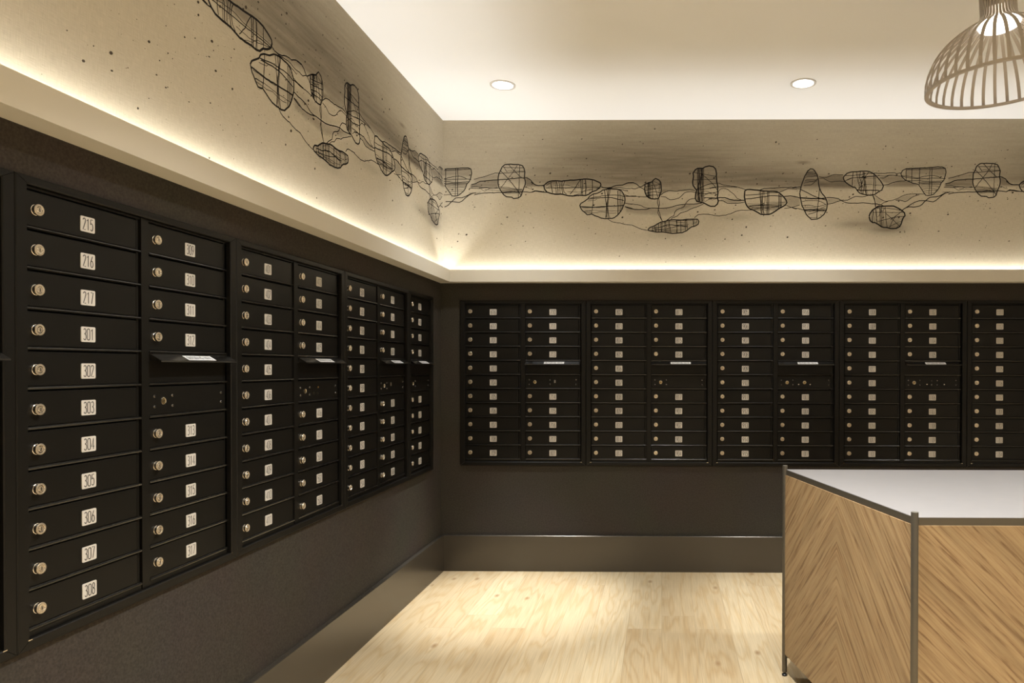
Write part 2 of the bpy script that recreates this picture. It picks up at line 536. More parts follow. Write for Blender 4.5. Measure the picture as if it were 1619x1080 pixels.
OUT = {}
OUT['trap'] = ('F', '497 265 515 230 560 208 650 202 800 195 860 190 1000 185 1035 200 1045 250 1035 300 1015 350 985 385 965 440 920 495 865 530 800 530 770 490 740 440 710 400 650 385 600 365 550 345 510 305 497 265')
OUT['oct'] = ('A', '775 390 782 330 800 290 820 245 850 218 900 215 1000 218 1050 230 1068 260 1080 300 1075 370 1085 420 1070 480 1050 530 1035 575 1010 597 950 603 930 590 870 585 840 560 810 520 785 480 775 430 775 390')
OUT['long'] = ('B', '155 410 180 385 230 360 300 352 370 358 480 348 580 340 620 335 700 333 745 340 800 360 845 385 850 405 835 440 790 470 740 490 700 520 660 535 600 530 530 537 450 535 380 518 300 518 230 508 190 490 165 460 155 410')
OUT['big'] = ('B', '590 660 605 630 650 600 690 575 710 545 760 515 820 500 870 470 920 458 980 453 1060 462 1100 480 1130 520 1140 560 1138 620 1120 670 1090 730 1050 775 1010 805 960 815 900 815 850 808 780 780 735 760 710 765 680 768 650 740 610 700 590 660')
OUT['small'] = ('C', '302 430 310 400 350 380 390 368 410 345 435 325 475 345 495 370 505 430 500 490 490 530 470 570 430 577 380 575 330 545 310 500 302 430')
OUT['tall'] = ('C', '893 260 920 220 950 203 1010 203 1040 185 1090 173 1140 180 1168 210 1178 270 1178 340 1190 400 1195 500 1190 560 1198 600 1190 640 1160 663 1110 665 1070 650 1020 625 980 615 940 605 922 570 925 520 935 470 915 445 893 410 890 350 900 300 893 260')
OUT['low'] = ('C', '345 945 370 920 420 905 460 880 500 858 560 845 620 830 690 830 760 832 850 822 900 820 950 825 965 850 955 885 920 905 870 920 840 940 810 965 760 985 700 993 620 995 560 985 500 978 440 978 390 970 355 960 345 945')
OUT['round'] = ('D', '440 510 445 475 470 462 510 458 560 468 620 470 680 482 800 482 860 500 910 540 945 590 955 620 940 650 900 675 850 700 800 735 740 762 690 768 640 762 590 735 540 710 490 685 460 640 442 580 440 510')
OUT['cone'] = ('E', '190 500 200 440 225 370 250 300 285 235 320 210 350 212 385 255 410 310 418 380 430 440 455 500 500 555 518 600 522 660 510 720 480 765 440 800 405 820 330 825 315 810 270 765 240 700 215 660 205 600 192 550 190 500')
OUT['leaf'] = ('E', '720 320 730 295 765 265 800 250 870 245 960 238 1035 240 1090 270 1136 310 1176 360 1200 400 1206 425 1188 465 1146 490 1106 520 1056 530 1005 525 920 505 890 475 870 440 830 425 790 405 745 370 720 320')
OUT['pebble'] = ('F', '110 790 120 750 150 710 200 680 270 668 350 660 410 665 470 690 510 715 540 745 545 780 525 810 510 840 500 880 480 915 440 935 370 935 320 925 260 915 220 885 180 865 150 865 125 840 110 790')
for k_, (z_, s_) in OUT.items():
    ln(z_, T3 if k_ != 'trap' else T2, s_)
# inside the stones
lns('F', T1, '560 210 560 345', '632 205 630 380', '725 200 722 400', '850 192 840 525', '875 192 868 525',
    '505 290 600 300 700 320 780 300 860 290 930 295 980 320', '510 300 650 325 780 330 900 322 1040 325', '560 355 700 352 850 365 1010 355', '700 380 830 378 990 375')
lns('F', T0, '720 400 850 395 980 400', '745 430 860 425 970 430', '760 455 850 445 950 460', '775 480 870 470 940 475', '725 388 860 385 990 390', '740 412 850 405 965 418', '790 500 850 505 900 498', '565 225 1030 205', '565 215 900 204 1035 198')
lns('A', T1, '800 285 890 380 1010 530 1035 570', '990 225 960 280 890 375 800 490', '895 222 960 290 1050 375', '835 250 1060 255', '785 320 900 310 1080 300', '1020 225 1015 400 1005 590', '835 245 880 305')
lns('A', T0, '800 480 880 490 960 500 1050 495', '810 520 900 510 1000 530 1040 520', '830 545 940 535 1040 540', '820 530 930 520 1050 505', '795 470 900 480 1000 505', '850 555 930 545 1030 545', '880 290 1075 292')
lns('B', T1, '240 370 245 430 260 500', '295 352 315 400 315 515', '380 358 370 430 385 515', '410 355 385 420 400 490 430 518', '600 340 560 400 530 450 470 520', '605 340 610 530', '625 340 625 530', '655 340 665 420 655 530', '745 340 745 488', '170 440 400 440 830 438')
lns('B', T0, '305 352 298 430 300 515', '330 358 345 400 330 515', '355 358 350 515', '668 345 670 528', '200 430 300 412 420 405 520 425 700 420 840 425', '440 485 600 490 750 460 830 440', '520 530 620 500 660 465 740 460', '170 425 230 380 290 365', '185 400 250 370')
lns('B', T1, '760 515 750 640 735 755', '890 465 905 570 915 680 910 810', '920 460 935 560 920 640 940 810', '945 460 930 600 920 700 915 800', '960 458 940 600 935 720 960 812', '1055 470 1055 760', '1085 470 1085 740', '700 570 800 550 900 535 1050 530 1130 545')
lns('B', T2, '720 575 850 560 980 560 1060 580 1130 595', '600 668 760 675 940 665 1125 655')
lns('B', T0, '1070 470 1068 750', '1105 485 1100 700', '690 600 780 590 800 575', '620 680 850 680 900 676', '640 730 760 715 860 722 1080 718', '640 740 780 745 860 735 960 750 1040 745', '650 720 735 722', '1118 510 1112 680')
lns('C', T1, '340 385 340 545', '352 380 350 560', '366 375 365 565', '398 365 400 575', '400 370 430 440 450 500 465 560', '485 370 480 540', '310 430 500 395', '310 470 400 455 500 440', '315 510 420 490 500 500', '325 535 430 525 490 535')
lns('C', T0, '345 385 358 565', '359 378 345 555', '400 365 450 375 490 400', '350 450 450 420', '318 410 320 520', '380 370 378 572', '315 450 420 445', '320 522 400 540')
lns('C', T1, '905 250 960 265 1060 280 1170 298', '895 345 1040 340 1170 332', '1000 275 1080 340 1150 410 1190 470', '930 460 1000 430 1100 390 1180 385', '940 465 1080 450 1190 430', '930 500 1050 510 1190 490', '1030 560 1100 562 1195 565', '1000 205 985 330 960 440 965 600', '960 205 970 330 950 450 975 600', '985 205 1000 300 985 420 1005 605')
lns('C', T0, '945 210 948 330 940 470 945 600', '953 208 955 600', '966 205 962 600', '975 205 980 400 970 606', '992 205 990 606', '1005 205 1008 400 1000 608', '1013 205 1012 612', '1022 205 1018 400 1028 615', '1030 525 1080 505 1120 520 1160 508 1190 530', '1040 610 1100 575 1130 590 1195 565', '940 530 1040 480 1120 512', '1020 540 1110 500 1180 515')
lns('C', T1, '395 915 400 970', '420 905 440 976', '470 875 470 978', '500 858 505 980', '512 855 515 980', '545 848 555 985', '608 835 605 900 625 993', '690 830 700 990', '740 832 745 985', '795 828 800 965', '812 826 825 950', '905 822 900 905', '400 930 500 920 600 890 700 900 830 905', '390 960 480 950 560 940 640 925 720 905 820 920')
lns('C', T0, '440 890 445 976', '560 845 575 988', '590 838 600 990', '700 832 690 990', '890 822 905 905', '935 825 925 900', '500 880 620 850 820 870', '520 960 640 950 700 955 800 945', '700 840 900 835', '420 945 560 965 700 970', '880 885 950 850', '600 890 740 893 840 885', '520 900 600 905')
lns('D', T1, '635 482 640 600 650 755', '665 482 660 620 670 760', '722 484 715 600 722 762', '738 484 735 755', '860 515 858 695', '875 520 878 690', '450 530 580 522 760 500 860 500')
lns('D', T2, '445 580 560 565 700 545 800 535 900 545', '490 670 560 655 660 655 800 660 900 655')
lns('D', T0, '620 482 632 600 640 750', '650 482 648 760', '680 484 690 600 660 700 690 764', '895 530 890 680', '470 635 700 640 940 620', '520 690 640 680 800 680 880 670', '560 705 700 712 840 705', '480 660 700 645 930 640', '500 678 650 690 860 665', '700 620 940 610', '560 700 640 690 760 695', '710 700 705 760')
lns('E', T1, '275 260 390 262', '255 310 400 300', '250 350 330 340 410 345', '240 410 330 400 410 325', '430 440 420 560 405 690 398 810', '215 605 320 595 420 600 500 640', '215 660 300 650 400 670 515 640', '290 765 350 750 410 725', '315 805 405 800')
lns('E', T2, '200 460 280 500 360 540 440 570 510 590', '240 715 320 705 400 710 510 710')
ln('E', T3, '190 563 300 570 420 572 510 565')
lns('E', T0, '285 240 370 235', '280 250 380 248', '265 280 395 285', '270 270 392 273', '260 293 398 292', '235 380 400 360', '250 365 400 352', '220 680 330 680 410 690', '250 725 400 720 500 725', '250 718 380 700 505 690', '300 730 420 700 515 655', '240 705 400 718 508 715')
lns('E', T1, '840 250 825 410', '880 245 890 320 910 400 930 495', '930 245 920 300 940 400 950 510', '970 245 975 400 960 510', '1030 250 970 330 930 430 890 470', '740 365 800 325 900 315 1000 318', '735 290 900 285 1000 265 1100 270')
lns('E', T2, '920 318 1000 305 1126 295', '890 470 1080 470 1156 475')
lns('E', T0, '980 250 990 400 1000 520', '960 400 1025 395 1106 405 1200 408', '940 325 1136 320', '900 255 905 330 930 440', '955 245 945 350 930 500', '985 320 1000 450 1020 520', '765 350 810 330 830 320')
lns('F', T1, '165 270 165 420 150 525', '185 290 185 515', '40 250 50 350 60 470 75 520')
lns('F', T1, '155 710 150 860', '185 690 205 870', '245 680 245 900', '262 675 262 910', '305 675 325 920', '150 740 530 742', '205 690 350 690 500 715', '310 750 400 830 480 910', '520 715 440 780 370 830', '545 785 420 800 215 850', '360 920 400 830 430 790')
lns('F', T0, '200 690 195 850', '285 680 275 910', '350 925 430 870 500 850', '245 700 270 730 300 690', '165 705 170 860', '140 740 140 850', '235 690 250 900', '200 800 245 760 260 690', '380 900 480 870 440 930')
# strings
lns('A', T1, '500 385 560 370 650 345 740 315 785 318', '450 485 560 490 640 480 700 490 775 480')
lns('A', T2, '470 445 520 435 570 410 640 402 700 395 775 392 880 385 1000 372 1100 368 1140 390 1170 425 1210 455 1296 458',
    '500 562 560 548 620 542 700 540 800 537 920 530 1060 527 1150 535 1190 515 1240 520 1296 530')
lns('A', T0, '560 480 620 520 680 490 780 490', '440 540 560 540', '460 470 600 478 770 474', '470 460 560 470 640 485', '620 500 700 510 800 515', '1085 470 1130 490 1160 500 1150 475')
lns('B', T2, '0 370 40 400 90 412 155 410', '0 495 50 480 120 490 190 492', '850 425 880 440 930 440 980 432 1040 410 1110 405 1170 380 1234 375')
lns('B', T1, '860 435 940 445 1060 435 1160 450 1234 447', '1140 540 1234 545', '1145 625 1180 635 1234 640', '1140 665 1234 690', '930 815 960 840 990 858 1080 868 1140 885 1234 895', '940 450 1080 460 1180 480')
ln('C', T2, '150 378 170 378 210 395 250 432 310 395 370 375')
ln('C', T2, '100 379 170 378')
lns('C', T1, '150 452 190 455 230 435 250 432 300 465', '60 540 140 545 230 548 330 552', '60 625 110 635 240 650 310 685 400 688', '150 893 190 915 270 945 345 958',
    '460 575 455 620 475 680 460 740 480 780 515 845', '475 575 482 650 470 700 490 760 500 810 520 850', '500 525 530 500 590 478 700 478 850 460 920 478', '500 545 560 555 610 585 690 575 740 550 790 500 850 485 930 497',
    '920 570 850 580 810 620 780 670 690 710 670 740 660 780 620 800 565 840', '1020 640 940 670 860 700 820 725 740 745 700 785 640 805 625 825', '910 805 940 775 990 762 1090 762')
ln('C', T2, '60 668 130 695 240 707 330 700 390 685 500 690 600 680 700 655 780 640 900 640 1000 625')
ln('C', T1, '60 525 120 540 200 540')
lns('D', T1, '115 380 170 400 250 415 330 425 400 445 455 465', '0 450 60 435 150 428 250 428 350 432', '115 490 150 455 210 450 260 480 310 520 350 570 400 583', '125 595 180 600 230 625 330 628 440 615',
    '0 765 50 772 130 783 240 765 330 730 400 715 540 712', '870 490 920 470 960 452 1080 455', '950 655 1020 685 1080 700')
lns('D', T2, '0 575 60 568 120 562 200 560 260 580 340 592 440 590', '620 470 680 450 760 445 860 438 950 435 1080 432', '915 545 1000 540 1080 555')
lns('E', T2, '100 540 130 545 190 565', '100 440 200 430', '510 560 600 560 660 572 700 595 760 622 860 628 960 622 1080 635')
lns('E', T1, '100 455 190 450', '100 685 170 695 235 712', '0 690 60 685 120 670 190 650', '420 305 490 315 550 300 610 280 720 285', '420 320 480 325 520 350 580 367 650 358 740 365',
    '530 640 600 625 670 600 700 593 770 592 820 565 870 545 950 548 1020 535 1080 530')
lns('F', T2, '150 632 200 637 280 658', '510 715 560 680 620 640 690 605 750 598 820 602 890 612 930 590 980 545 1040 505 1095 492', '540 690 590 672 650 675 730 660 780 615 850 555 920 552 960 540 1040 500')
lns('F', T1, '165 262 300 262 420 255 440 265 495 258', '200 290 300 295 350 285 420 290 500 298', '235 320 290 318 350 290 400 288', '280 408 340 400 400 375 480 360 560 352',
    '180 530 220 560 290 600 350 600 430 580 500 545 570 520 640 515 780 515', '430 590 480 590 550 608 600 580 650 545 720 525', '150 530 165 570 180 620 185 670', '160 530 180 600 190 680', '350 600 290 620 250 645 200 670')

# charcoal washes: polygons (strength) and soft patches
POLY = [('A', .30, '500 385 650 345 785 318 775 392 640 402 510 435'), ('A', .62, '460 450 570 410 700 395 775 392 775 480 460 475'), ('A', .6, '1085 370 1110 370 1210 455 1296 460 1296 470 1085 470'),
        ('C', .7, '500 525 530 500 590 478 540 455 505 460'), ('C', .45, '520 455 920 440 920 475 590 480'), ('C', .3, '60 668 240 707 500 690 900 640 780 700 560 780 240 760 80 740'),
        ('C', .3, '760 650 1000 630 820 715 740 720'), ('D', .45, '125 565 260 580 440 590 340 625 230 620 180 595'), ('D', .5, '620 470 860 438 1080 432 950 455 870 490 800 482'),
        ('E', .36, '0 540 110 540 190 565 200 640 100 685 30 660 10 600'), ('E', .6, '420 320 610 280 720 285 740 365 580 367'), ('E', .62, '425 370 580 367 740 365 870 440 800 440 430 430'),
        ('E', .3, '510 560 660 572 700 595 530 640'), ('F', .4, '235 320 350 290 500 298 540 345 480 360 330 385 285 370'), ('F', .62, '300 430 340 400 480 360 560 352 700 400 700 420 480 428'),
        ('F', .3, '180 530 220 560 290 600 200 640 190 600'), ('F', .28, '430 580 570 520 650 545 600 580 550 608'), ('F', .33, '560 208 1040 190 1040 280 980 290 860 270 560 290'),
        ('C', .55, '940 205 1025 205 1025 610 940 605'), ('C', .35, OUT['low'][1]), ('D', .45, '480 655 900 655 850 700 540 705'), ('A', .45, '790 480 1060 500 1050 540 830 545'),
        ('E', .5, '235 700 510 700 505 730 245 730'), ('E', .35, '285 240 385 250 400 290 265 290'), ('B', .42, '160 400 220 365 300 355 300 400 220 420'), ('B', .28, '430 355 590 345 560 400 420 410'),
        ('B', .2, '610 665 700 670 730 755 680 765 620 700'), ('C', .35, '330 385 370 375 370 560 330 540'), ('F', .3, '210 860 480 820 490 900 420 930 260 905')]
SOFT = [(930, 262, 95, 26, .26), (1040, 250, 120, 30, .36), (1070, 258, 80, 12, .20), (1110, 285, 110, 18, .28), (1215, 282, 70, 16, .38), (1290, 292, 60, 10, .42), (870, 285, 50, 12, .25), (1000, 292, 60, 12, .25),
        (1010, 325, 45, 10, .22), (1158, 343, 28, 5, .15), (1404, 362, 22, 6, .45), (1350, 355, 24, 5, .28), (1430, 345, 12, 5, .2), (1395, 348, 30, 10, .2), (1270, 257, 8, 1.6, .5), (1055, 372, 25, 4, .15),
        (1450, 270, 60, 16, .10), (1030, 212, 200, 24, .10)]


def catmull(pts, step):
    if len(pts) < 3:
        P = [pts[0], pts[0], pts[-1], pts[-1]]
    else:
        closed = math.dist(pts[0], pts[-1]) < 1e-6
        P = [pts[-2] if closed else pts[0]] + list(pts) + [pts[1] if closed else pts[-1]]
    out = []
    for i in range(1, len(P) - 2):
        a, b, c, d = (np.array(p) for p in P[i - 1:i + 3])
        n = max(1, int(np.linalg.norm(c - b) / step))
        for k in range(n):
            t = k / n
            out.append(.5 * ((2 * b) + (c - a) * t + (2 * a - 5 * b + 4 * c - d) * t * t + (3 * b - a - 3 * c + d) * t ** 3))
    out.append(np.array(P[-2]))
    return out


LINE_X = [743, 790, 850, 900, 960, 1010, 1060, 1110, 1170, 1240, 1300, 1340, 1400, 1486]
LINE_Y = [291, 290, 293, 296, 300, 293, 301, 296, 298, 297, 299, 300, 296, 291]
_l = [to_sz('P', a, b) for a, b in zip(LINE_X, LINE_Y)]
LINE_S = np.array([p[0] for p in _l]); LINE_Z = np.array([p[1] for p in _l])


def above(s, z):
    """1 above the band of strings, 0 below"""
    sm = (s - LINE_S[0]) % PERIOD + LINE_S[0]
    zl = np.interp(sm, LINE_S, LINE_Z)
    return 1 / (1 + np.exp(-(z - zl - .004) / .010))


def inside(px, pz, poly):
    r = np.zeros(px.shape, bool)
    n = len(poly)
    for i in range(n):
        x1, y1 = poly[i]
        x2, y2 = poly[(i + 1) % n]
        if y1 == y2:
            continue
        cond = ((y1 > pz) != (y2 > pz)) & (px < (x2 - x1) * (pz - y1) / (y2 - y1) + x1)
        r ^= cond
    return r


def wash_field(s, z):
    """s,z arrays -> charcoal wash 0..1"""
    w = np.zeros(s.shape)
    AB = above(s, z)
    for n in (-3, -2, -1, 0, 1):
        for zz, a, st in POLY:
            v = [float(t) for t in st.split()]
            poly = [to_sz(zz, v[i], v[i + 1]) for i in range(0, len(v), 2)]
            poly = [(p[0] + n * PERIOD, p[1]) for p in poly]
            x0, x1 = min(p[0] for p in poly), max(p[0] for p in poly)
            sel = (s > x0 - .02) & (s < x1 + .02)
            if not sel.any():
                continue
            acc = np.zeros(sel.sum())
            for dx, dz in ((0, 0), (.004, .003), (-.004, .003), (.003, -.004), (-.003, -.004)):
                acc += inside(s[sel] + dx, z[sel] + dz, poly) * .2
            w[sel] = 1 - (1 - w[sel]) * (1 - a * acc)
        for iq, (px, py, sx, sy, a) in enumerate(SOFT):
            a = min(.9, a * 1.4); c0 = to_sz('P', px, py)
            q = ((s - c0[0] - n * PERIOD) / (sx / 251.)) ** 2 + ((z - c0[1]) / (sy / 251.)) ** 2
            w = 1 - (1 - w) * (1 - a * (AB if iq < 8 else 1) * np.exp(-q * .6))
    w = 1 - (1 - w) * (1 - .20 * AB)
    return w


ZM0, ZM1 = LEDGE0 + .0125, CEIL


def build_mural(side):
    """side 'back': s in [0, XR-XM]; side 'left': s in [YF-YM, 0]. local x = s, local -y = out of wall"""
    if side == 'back':
        s0, s1, g0, g1 = 0.0, XR - XM, 0.0, XR - XM
    else:
        s0, s1, g0, g1 = YF - YM, 0.0, YF - YM, 0.0
    cell = .0085
    ns = int(round((g1 - g0) / cell)); nz = int(round((ZM1 - ZM0) / cell))
    ss = np.linspace(g0, g1, ns + 1); zz = np.linspace(ZM0, ZM1, nz + 1)
    SS, ZZ = np.meshgrid(ss, zz)
    Wf = wash_field(SS.ravel(), ZZ.ravel())
    verts = [(float(a), 0.0, float(b)) for a, b in zip(SS.ravel(), ZZ.ravel())]
    faces, mi = [], []
    for j in range(nz):
        for i in range(ns):
            a = j * (ns + 1) + i
            faces.append((a, a + 1, a + ns + 2, a + ns + 1)); mi.append(0)
    wash = list(Wf)

    def quad(p, m=0):
        b = len(verts)
        verts.extend(p); wash.extend([0.0] * len(p))
        faces.append(tuple(range(b, b + len(p)))); mi.append(m)
    # board edge and back
    th = BOARD
    quad([(s0, 0, ZM0), (s0, th, ZM0), (s1, th, ZM0), (s1, 0, ZM0)])
    quad([(s0, th, ZM0), (s0, th, ZM1), (s1, th, ZM1), (s1, th, ZM0)])
    # charcoal lines
    rng = random.Random(3)
    for n in (-3, -2, -1, 0, 1):
        for w, pts in LINES:
            P = catmull(pts, .013)
            P = [(p[0] + n * PERIOD + rng.uniform(-.0012, .0012), p[1] + rng.uniform(-.0012, .0012)) for p in P]
            if max(p[0] for p in P) < g0 or min(p[0] for p in P) > g1:
                continue
            ws = w * rng.uniform(.85, 1.15)
            pr = ribbon2(P, ws)
            base = len(verts); ok = []
            for (a, b) in pr:
                verts.append((a[0], -.0006, a[1])); verts.append((b[0], -.0006, b[1])); wash.extend([0, 0])
            for i in range(len(P) - 1):
                if s0 + .001 < min(P[i][0], P[i + 1][0]) and max(P[i][0], P[i + 1][0]) < s1 - .001:
                    k = base + 2 * i
                    faces.append((k, k + 1, k + 3, k + 2)); mi.append(1)
    # specks
    for k in range(1500 if side == 'back' else 2600):
        s = rng.uniform(g0 + .01, g1 - .01)
        z = rng.gauss(2.36, .2)
        if not ZM0 + .05 < z < ZM1 - .03:
            continue
        r = abs(rng.gauss(0, 1)) ** 1.6 * .0016 + .0007
        r = min(r, .007)
        e = rng.uniform(.4, 1)
        quad([(s + r * math.cos(t * PI / 3), -.0008, z + r * e * math.sin(t * PI / 3 + .3)) for t in range(6)], 2)
    me = bpy.data.meshes.new('wall_mural')
    me.from_pydata(verts, [], faces)
    for m in (linen_m, charcoal_m, speck_m):
        me.materials.append(m)
    me.polygons.foreach_set('material_index', mi)
    at = me.attributes.new('wash', 'FLOAT', 'POINT')
    at.data.foreach_set('value', wash)
    me.update()
    if side == 'back':
        return link('wall_mural', me, None, (XM, YM, 0))
    return link('wall_mural', me, None, (XM, YM, 0), (0, 0, PI / 2))


tag(build_mural('back'), 'linen mural of wire-bound charcoal stones along the back wall above the ledge', 'mural', 'charcoal stone murals')
tag(build_mural('left'), 'linen mural of wire-bound charcoal stones running along the left wall', 'mural', 'charcoal stone murals')

# ------------------------------------------------------------------ stroke lettering


def arc(cx, cy, rx, ry, a0, a1, n=8):
    return [(cx + rx * math.cos(math.radians(a0 + (a1 - a0) * k / n)), cy + ry * math.sin(math.radians(a0 + (a1 - a0) * k / n))) for k in range(n + 1)]


# glyph box: width 1, height 3
G = {
    '0': [arc(.5, 2.5, .5, .5, 0, 180) + arc(.5, .5, .5, .5, 180, 360) + [(1, 2.5)]],
    '1': [[(.1, 2.45), (.55, 3), (.55, 0)]],
    '2': [arc(.5, 2.45, .48, .55, 170, -25) + [(.02, .02), (1, .02)]],
    '3': [arc(.48, 2.35, .46, .65, 150, -70) + [(.35, 1.62)], [(.35, 1.62)] + arc(.48, .8, .5, .8, 80, -150)],
    '4': [[(.75, 0), (.75, 3), (0, .75), (1.05, .75)]],
    '5': [[(.92, 2.98), (.14, 2.98), (.08, 1.62)] + arc(.48, 1.0, .5, .98, 110, -140)],
    '6': [[(.75, 3), (.12, 1.5)] + arc(.5, .85, .48, .85, 150, 510, 16)],
    '7': [[(0, 2.98), (.98, 2.98), (.3, 0)]],
    '8': [arc(.5, 2.3, .42, .7, -90, 270, 14), arc(.5, .8, .5, .8, 90, 450, 14)],
    '9': [[(.25, 0), (.88, 1.5)] + arc(.5, 2.15, .48, .85, -30, 330, 16)],
    'O': [arc(.5, 2.5, .5, .5, 0, 180) + arc(.5, .5, .5, .5, 180, 360) + [(1, 2.5)]],
    'U': [[(0, 3)] + arc(.5, .5, .5, .5, 180, 360) + [(1, 3)]],
    'T': [[(0, 3), (1, 3)], [(.5, 3), (.5, 0)]],
    'G': [arc(.5, 2.4, .5, .6, 20, 180) + arc(.5, .5, .5, .5, 180, 360) + [(1, 1.4), (.5, 1.4)]],
    'I': [[(.5, 0), (.5, 3)]],
    'N': [[(0, 0), (0, 3), (1, 0), (1, 3)]],
    'M': [[(0, 0), (0, 3), (.5, 1.2), (1, 3), (1, 0)]],
    'A': [[(0, 0), (.5, 3), (1, 0)], [(.18, 1), (.82, 1)]],
    'L': [[(0, 3), (0, 0), (1, 0)]],
}


def write(bm, text, cx, cz, w_tot, h, sw, mapf, mi):
    n = len(text)
    adv = w_tot / n
    gw = adv * .72
    for k, ch in enumerate(text):
        if ch == ' ':
            continue
        ox = cx - w_tot / 2 + adv * k + (adv - gw) / 2
        for st in G[ch]:
            pts = [(ox + p[0] * gw, cz - h / 2 + p[1] / 3 * h) for p in st]
            pr = ribbon2(pts, sw)
            # extend ends a touch
            vv = [(bm.verts.new(mapf(*a)), bm.verts.new(mapf(*b))) for a, b in pr]
            for i in range(len(vv) - 1):
                try:
                    bm.faces.new((vv[i][0], vv[i][1], vv[i + 1][1], vv[i + 1][0])).material_index = mi
                except ValueError:
                    pass


# ------------------------------------------------------------------ mailboxes
ROW0, ROWP = 1.6355, 0.0889
DW = .333                                  # door width
FRONT = -.0005


def mesh_only(name, fn, mats, smooth=False):
    bm = bmesh.new(); fn(bm)
    o = mesh_obj(name, bm, mats, smooth=smooth)
    me = o.data
    bpy.data.objects.remove(o)
    return me


def door_fn(bm):                            # origin: left edge, row centre; local -y outwards
    c = .0012
    z0, z1 = -.0365, .0412
    y = .001
    v = [(0, z0), (DW, z0), (DW, z1), (0, z1)]
    vi = [(c, z0 + c), (DW - c, z0 + c), (DW - c, z1 - c), (c, z1 - c)]
    a = [bm.verts.new((p[0], .010, p[1])) for p in v]
    b = [bm.verts.new((p[0], y + c, p[1])) for p in v]
    d = [bm.verts.new((p[0], y, p[1])) for p in vi]
    for i in range(4):
        j = (i + 1) % 4
        bm.faces.new((a[i], a[j], b[j], b[i])); bm.faces.new((b[i], b[j], d[j], d[i]))
    bm.faces.new(d); bm.faces.new(a[::-1])


def lock_fn(bm):
    lathe(bm, [(.0120, -.001), (.0120, .0012), (.0112, .0018), (.0112, .0070), (.0122, .0082), (.0127, .0096), (.0120, .0108), (.0086, .0110), (.0080, .0098), (.0064, .0098), (.0058, .0106), (.0012, .0106)],
          22, 'y', mi=[0, 0, 0, 0, 0, 1, 1, 0, 0, 0, 1, 1])
    box(bm, -.0009, .0009, -.0110, -.0104, -.0042, .0038, 2)


def rivet_fn(bm):
    lathe(bm, [(.0046, -.0005), (.0044, .001), (.0034, .0024), (.0016, .0031)], 14, 'y')


def keylock_fn(bm):
    lathe(bm, [(.0105, -.0005), (.0105, .0014), (.0088, .0018), (.0082, .0006), (.0012, .0006)], 22, 'y', mi=[0, 0, 0, 1, 1])
    box(bm, -.0042, .0042, -.0010, -.0006, -.0009, .0009, 2)


door_me = mesh_only('mailbox_door', door_fn, black)
lock_me = mesh_only('lock', lock_fn, [chrome, face_m, key_m], True)
rivet_me = mesh_only('rivet', rivet_fn, plain('gunmetal_rivet', (.16, .15, .14), .25, 1), True)
key_me = mesh_only('key_lock', keylock_fn, [chrome, brass, key_m], True)


def rrect(w, h, r, n=4):
    pts = []
    for (cx, cz, a0) in ((w / 2 - r, h / 2 - r, 0), (-w / 2 + r, h / 2 - r, 90), (-w / 2 + r, -h / 2 + r, 180), (w / 2 - r, -h / 2 + r, 270)):
        pts += arc(cx, cz, r, r, a0, a0 + 90, n)
    return pts


def plate_fn(num):
    def fn(bm):
        pts = rrect(.0430, .0368, .0034)
        a = [bm.verts.new((p[0], .001, p[1])) for p in pts]
        b = [bm.verts.new((p[0], -.0010, p[1])) for p in pts]
        n = len(pts)
        for i in range(n):
            j = (i + 1) % n
            bm.faces.new((a[i], a[j], b[j], b[i]))
        bm.faces.new(b); bm.faces.new(a[::-1])
        if num:
            k = len(num)
            w = .0335 if k == 3 else .0360
            write(bm, num, 0, 0, w, .0272, .0022 if k == 3 else .0017, lambda x, z: (x, -.0013, z), 1)
    return fn


